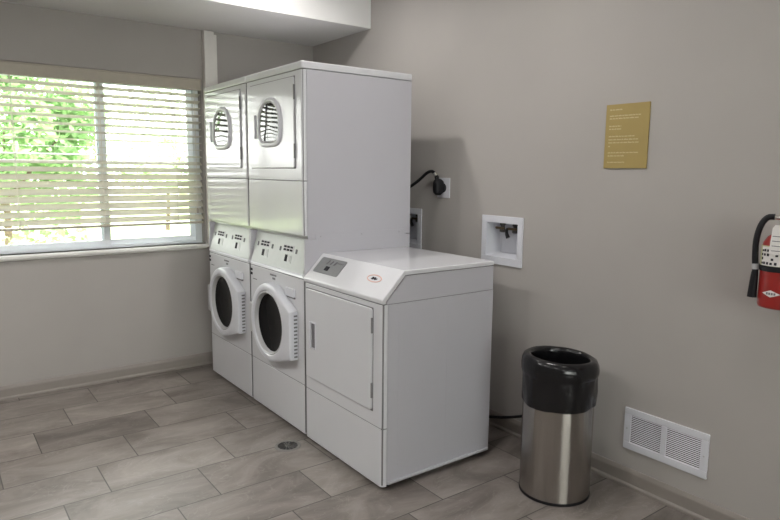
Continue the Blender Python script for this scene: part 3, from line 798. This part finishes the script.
# ------------------------------------------------------------------ bin
BX, BY = 2.738, -0.310
t = thing('trash_can', 'round brushed steel trash can with black liner folded over its rim, standing by the wall', 'trash can', (BX, BY, 0))
r = 0.156
b = MB(); b.lathe([(r - 0.004, 0.012), (r, 0.013), (r, 0.60), (r - 0.004, 0.602), (r - 0.004, 0.10), (0.001, 0.10)], 72, (0, 0, 0), False, True); b.build('steel_body', M['steel'], t, angle=50)
b = MB(); b.lathe([(r - 0.01, 0.0), (r + 0.001, 0.001), (r + 0.002, 0.011), (r + 0.001, 0.014), (r - .004, 0.014)], 72, (0, 0, 0), True, False); b.build('base_ring', M['rubber'], t, angle=50)
def wob(th, z): return 0.0022 * math.sin(5 * th + 9 * z) + 0.0016 * math.sin(11 * th - 23 * z) + 0.001 * math.sin(23 * th + 40 * z)
prof = [(r + 0.0035, 0.425), (r + 0.006, 0.430), (r + 0.006, 0.46), (r + 0.007, 0.49), (r + 0.006, 0.53), (r + 0.007, 0.555), (r + 0.009, 0.560), (r + 0.013, 0.572), (r + 0.014, 0.590), (r + 0.011, 0.612), (r + 0.003, 0.630), (r - 0.012, 0.638), (r - 0.026, 0.635), (r - 0.032, 0.624), (r - 0.033, 0.605), (r - 0.030, 0.56), (r - 0.03, 0.48), (r - 0.03, 0.30), (r - 0.03, 0.13), (0.05, 0.12)]
loops = []
for rr, z in prof:
    lo = []
    for i in range(96):
        th = 2 * PI * i / 96
        k = 1.0 if z < 0.557 else 0.4
        zz = z + (0.003 * math.sin(2 * th + 1) + 0.0015 * math.sin(5 * th) if z < 0.44 else 0)
        q = rr + wob(th, z) * k
        if z > 0.556: zz -= 0.055 * q * (0.6 * math.cos(th) + 0.8 * math.sin(th)) * min(1, (z - 0.556) / 0.04)
        lo.append((q * math.cos(th), q * math.sin(th), zz))
    loops.append(lo)
b = MB(); b.loft(loops, False, True); b.build('bin_liner', M['bag'], t, angle=80)

# ------------------------------------------------------------------ floor drain
t = thing('floor_drain', 'small round metal floor drain in front of the single dryer', 'drain', (1.622, -1.092, 0))
b = MB(); b.lathe([(0.052, 0.0005), (0.053, 0.003), (0.066, 0.003), (0.070, 0.0)], 40); b.build('drain_ring', M['dullring'], t)
b = MB(); b.lathe([(0.001, 0.0008), (0.053, 0.0008)], 32); b.build('drain_well', M['gap'], t)  # flat dark disc; the depth shade of the well is its colour
b = MB()
for i in range(14):
    a = 2 * PI * i / 14
    b.tube([(0.014 * math.cos(a), 0.014 * math.sin(a), 0.0024), (0.052 * math.cos(a + .25), 0.052 * math.sin(a + .25), 0.0024)], 0.0022, 5, 1)
b.lathe([(0.001, 0.0042), (0.014, 0.004), (0.016, 0.001)], 20); b.build('drain_grate', M['dull'], t)

# ------------------------------------------------------------------ fire extinguisher
t = thing('fire_extinguisher', 'red fire extinguisher with black hose and white tag hanging on the wall', 'fire extinguisher', (3.513, -0.092, 0.966))
R = 0.068
b = MB(); b.lathe([(0.02, 0.004), (0.05, 0.0), (R - 0.004, 0.003), (R, 0.012), (R, 0.215), (R - 0.004, 0.235), (R - 0.015, 0.255), (R - 0.035, 0.270), (0.022, 0.276), (0.022, 0.288)], 48, (0, 0, 0), True, True)
body = b.build('cylinder', M['red'], t, angle=60)
def wrap(a0, a1, z0, z1, rr, name, mat, par, n=20):
    b = MB(); lo = []
    for rad, zz in ((rr, z0), (rr, z1), (rr - 0.001, z1), (rr - 0.001, z0), (rr, z0)):
        lo.append([(rad * math.cos(a0 + (a1 - a0) * i / n), rad * math.sin(a0 + (a1 - a0) * i / n), zz) for i in range(n + 1)])
    b.loft(lo, close=False); return b.build(name, mat, par)
dg = math.radians
wrap(dg(-196), dg(-20), 0.152, 0.226, R + 0.0008, 'label_border', M['cream'], body)
lb = wrap(dg(-134), dg(-25), 0.156, 0.222, R + 0.0016, 'instruction_label', M['paper'], t)
b = MB(); rnd = random.Random(9)
for row in range(4):
    for k in range(9):
        if rnd.random() < .35: continue
        a = dg(-130 + k * 11 + rnd.uniform(-2, 2)); z = 0.160 + row * 0.015
        b.T = Matrix.Rotation(a + PI / 2, 4, 'Z'); b.box(-0.004, 0.004, -(R + 0.0026), -R, z, z + rnd.uniform(0.006, 0.011))
b.T = Matrix.Identity(4); b.build('label_print', M['ink'], lb)
# white diamond mark
b = MB(); ang = dg(-90 - 38)
lo = []
for i in range(13):
    q = -1 + 2 * i / 12; a = dg(-92) + q * dg(26); hz = 0.0125 * (1 - abs(q)) + 0.0002
    lo.append([((R + 0.001) * math.cos(a), (R + 0.001) * math.sin(a), 0.058 + s * hz) for s in (-1, 1)])
b.loft(lo, close=False); dm = b.build('diamond_mark', M['paper'], t)
b = MB()
for k in range(4):
    b.T = Matrix.Rotation(dg(-92 - 10 + k * 7) + PI / 2, 4, 'Z'); b.box(-0.003, 0.003, -(R + 0.0016), -R, 0.054, 0.062)
b.T = Matrix.Identity(4); b.build('diamond_print', M['midink'], dm)
b = MB()
b.lathe([(R + 0.0025, 0.135), (R + 0.0035, 0.137), (R + 0.0035, 0.153), (R + 0.0025, 0.155)], 48)
b.box(-0.012, 0.012, R, 0.091, 0.05, 0.26, 0.002)
st_ = b.build('bracket_strap', M['rubber'], t)
b = MB(); b.box(-0.012, 0.012, -0.02, 0.02, 0.288, 0.318, 0.004); b.lathe([(0.018, 0.276), (0.02, 0.29), (0.012, 0.30)], 20, (0, 0, 0), True, True); vv = b.build('valve_head', M['chrome'], t)
b = MB(); b.box(0.0, 0.10, -0.010, 0.010, 0.320, 0.326, 0.002); b.box(0.008, 0.085, -0.008, 0.008, 0.300, 0.306, 0.002); b.build('squeeze_handle', M['chrome'], vv)
b = MB(); b.tube([(-0.012, 0, 0.322), (-0.040, -0.006, 0.3235)], 0.008, 12, 1); b.build('hose_coupling', M['chrome'], vv)
b = MB(); b.tube([(-0.036, -0.006, 0.3255), (-0.058, -0.012, 0.322), (-0.074, -0.020, 0.295), (-0.081, -0.030, 0.245), (-0.079, -0.034, 0.19), (-0.074, -0.036, 0.14), (-0.073, -0.036, 0.130)], 0.0105, 12); hs = b.build('hose', M['rubber'], t)
b = MB(); b.tube([(-0.073, -0.036, 0.134), (-0.075, -0.036, 0.10), (-0.077, -0.036, 0.032)], lambda q: 0.010 + 0.006 * q, 14); b.build('nozzle', M['rubber'], hs)
b = MB(); b.tube([(-0.0745, -0.036, 0.155), (-0.073, -0.036, 0.135)], 0.0118, 14, 1); b.build('hose_clip', M['greyplastic'], t)
b = MB()
b.prism([(-0.018, 0.200), (0.034, 0.198), (0.034, 0.290), (0.028, 0.302), (-0.004, 0.302), (-0.012, 0.290)], 'y', -(R + 0.008), -(R + 0.0068)); tg = b.build('inspection_tag', M['paper'], t)
b = MB(); b.tube([(0.010, -(R + .0075), 0.298), (0.0, -0.05, 0.290), (0.0, -0.018, 0.296)], 0.0015, 6); b.build('tag_tie', M['cord'], tg)
b = MB()
for k in range(4): b.box(-0.010, 0.028, -(R + 0.0085), -(R + 0.0075), 0.210 + k * 0.017, 0.2125 + k * 0.017)
b.build('tag_print', M['midink'], tg)
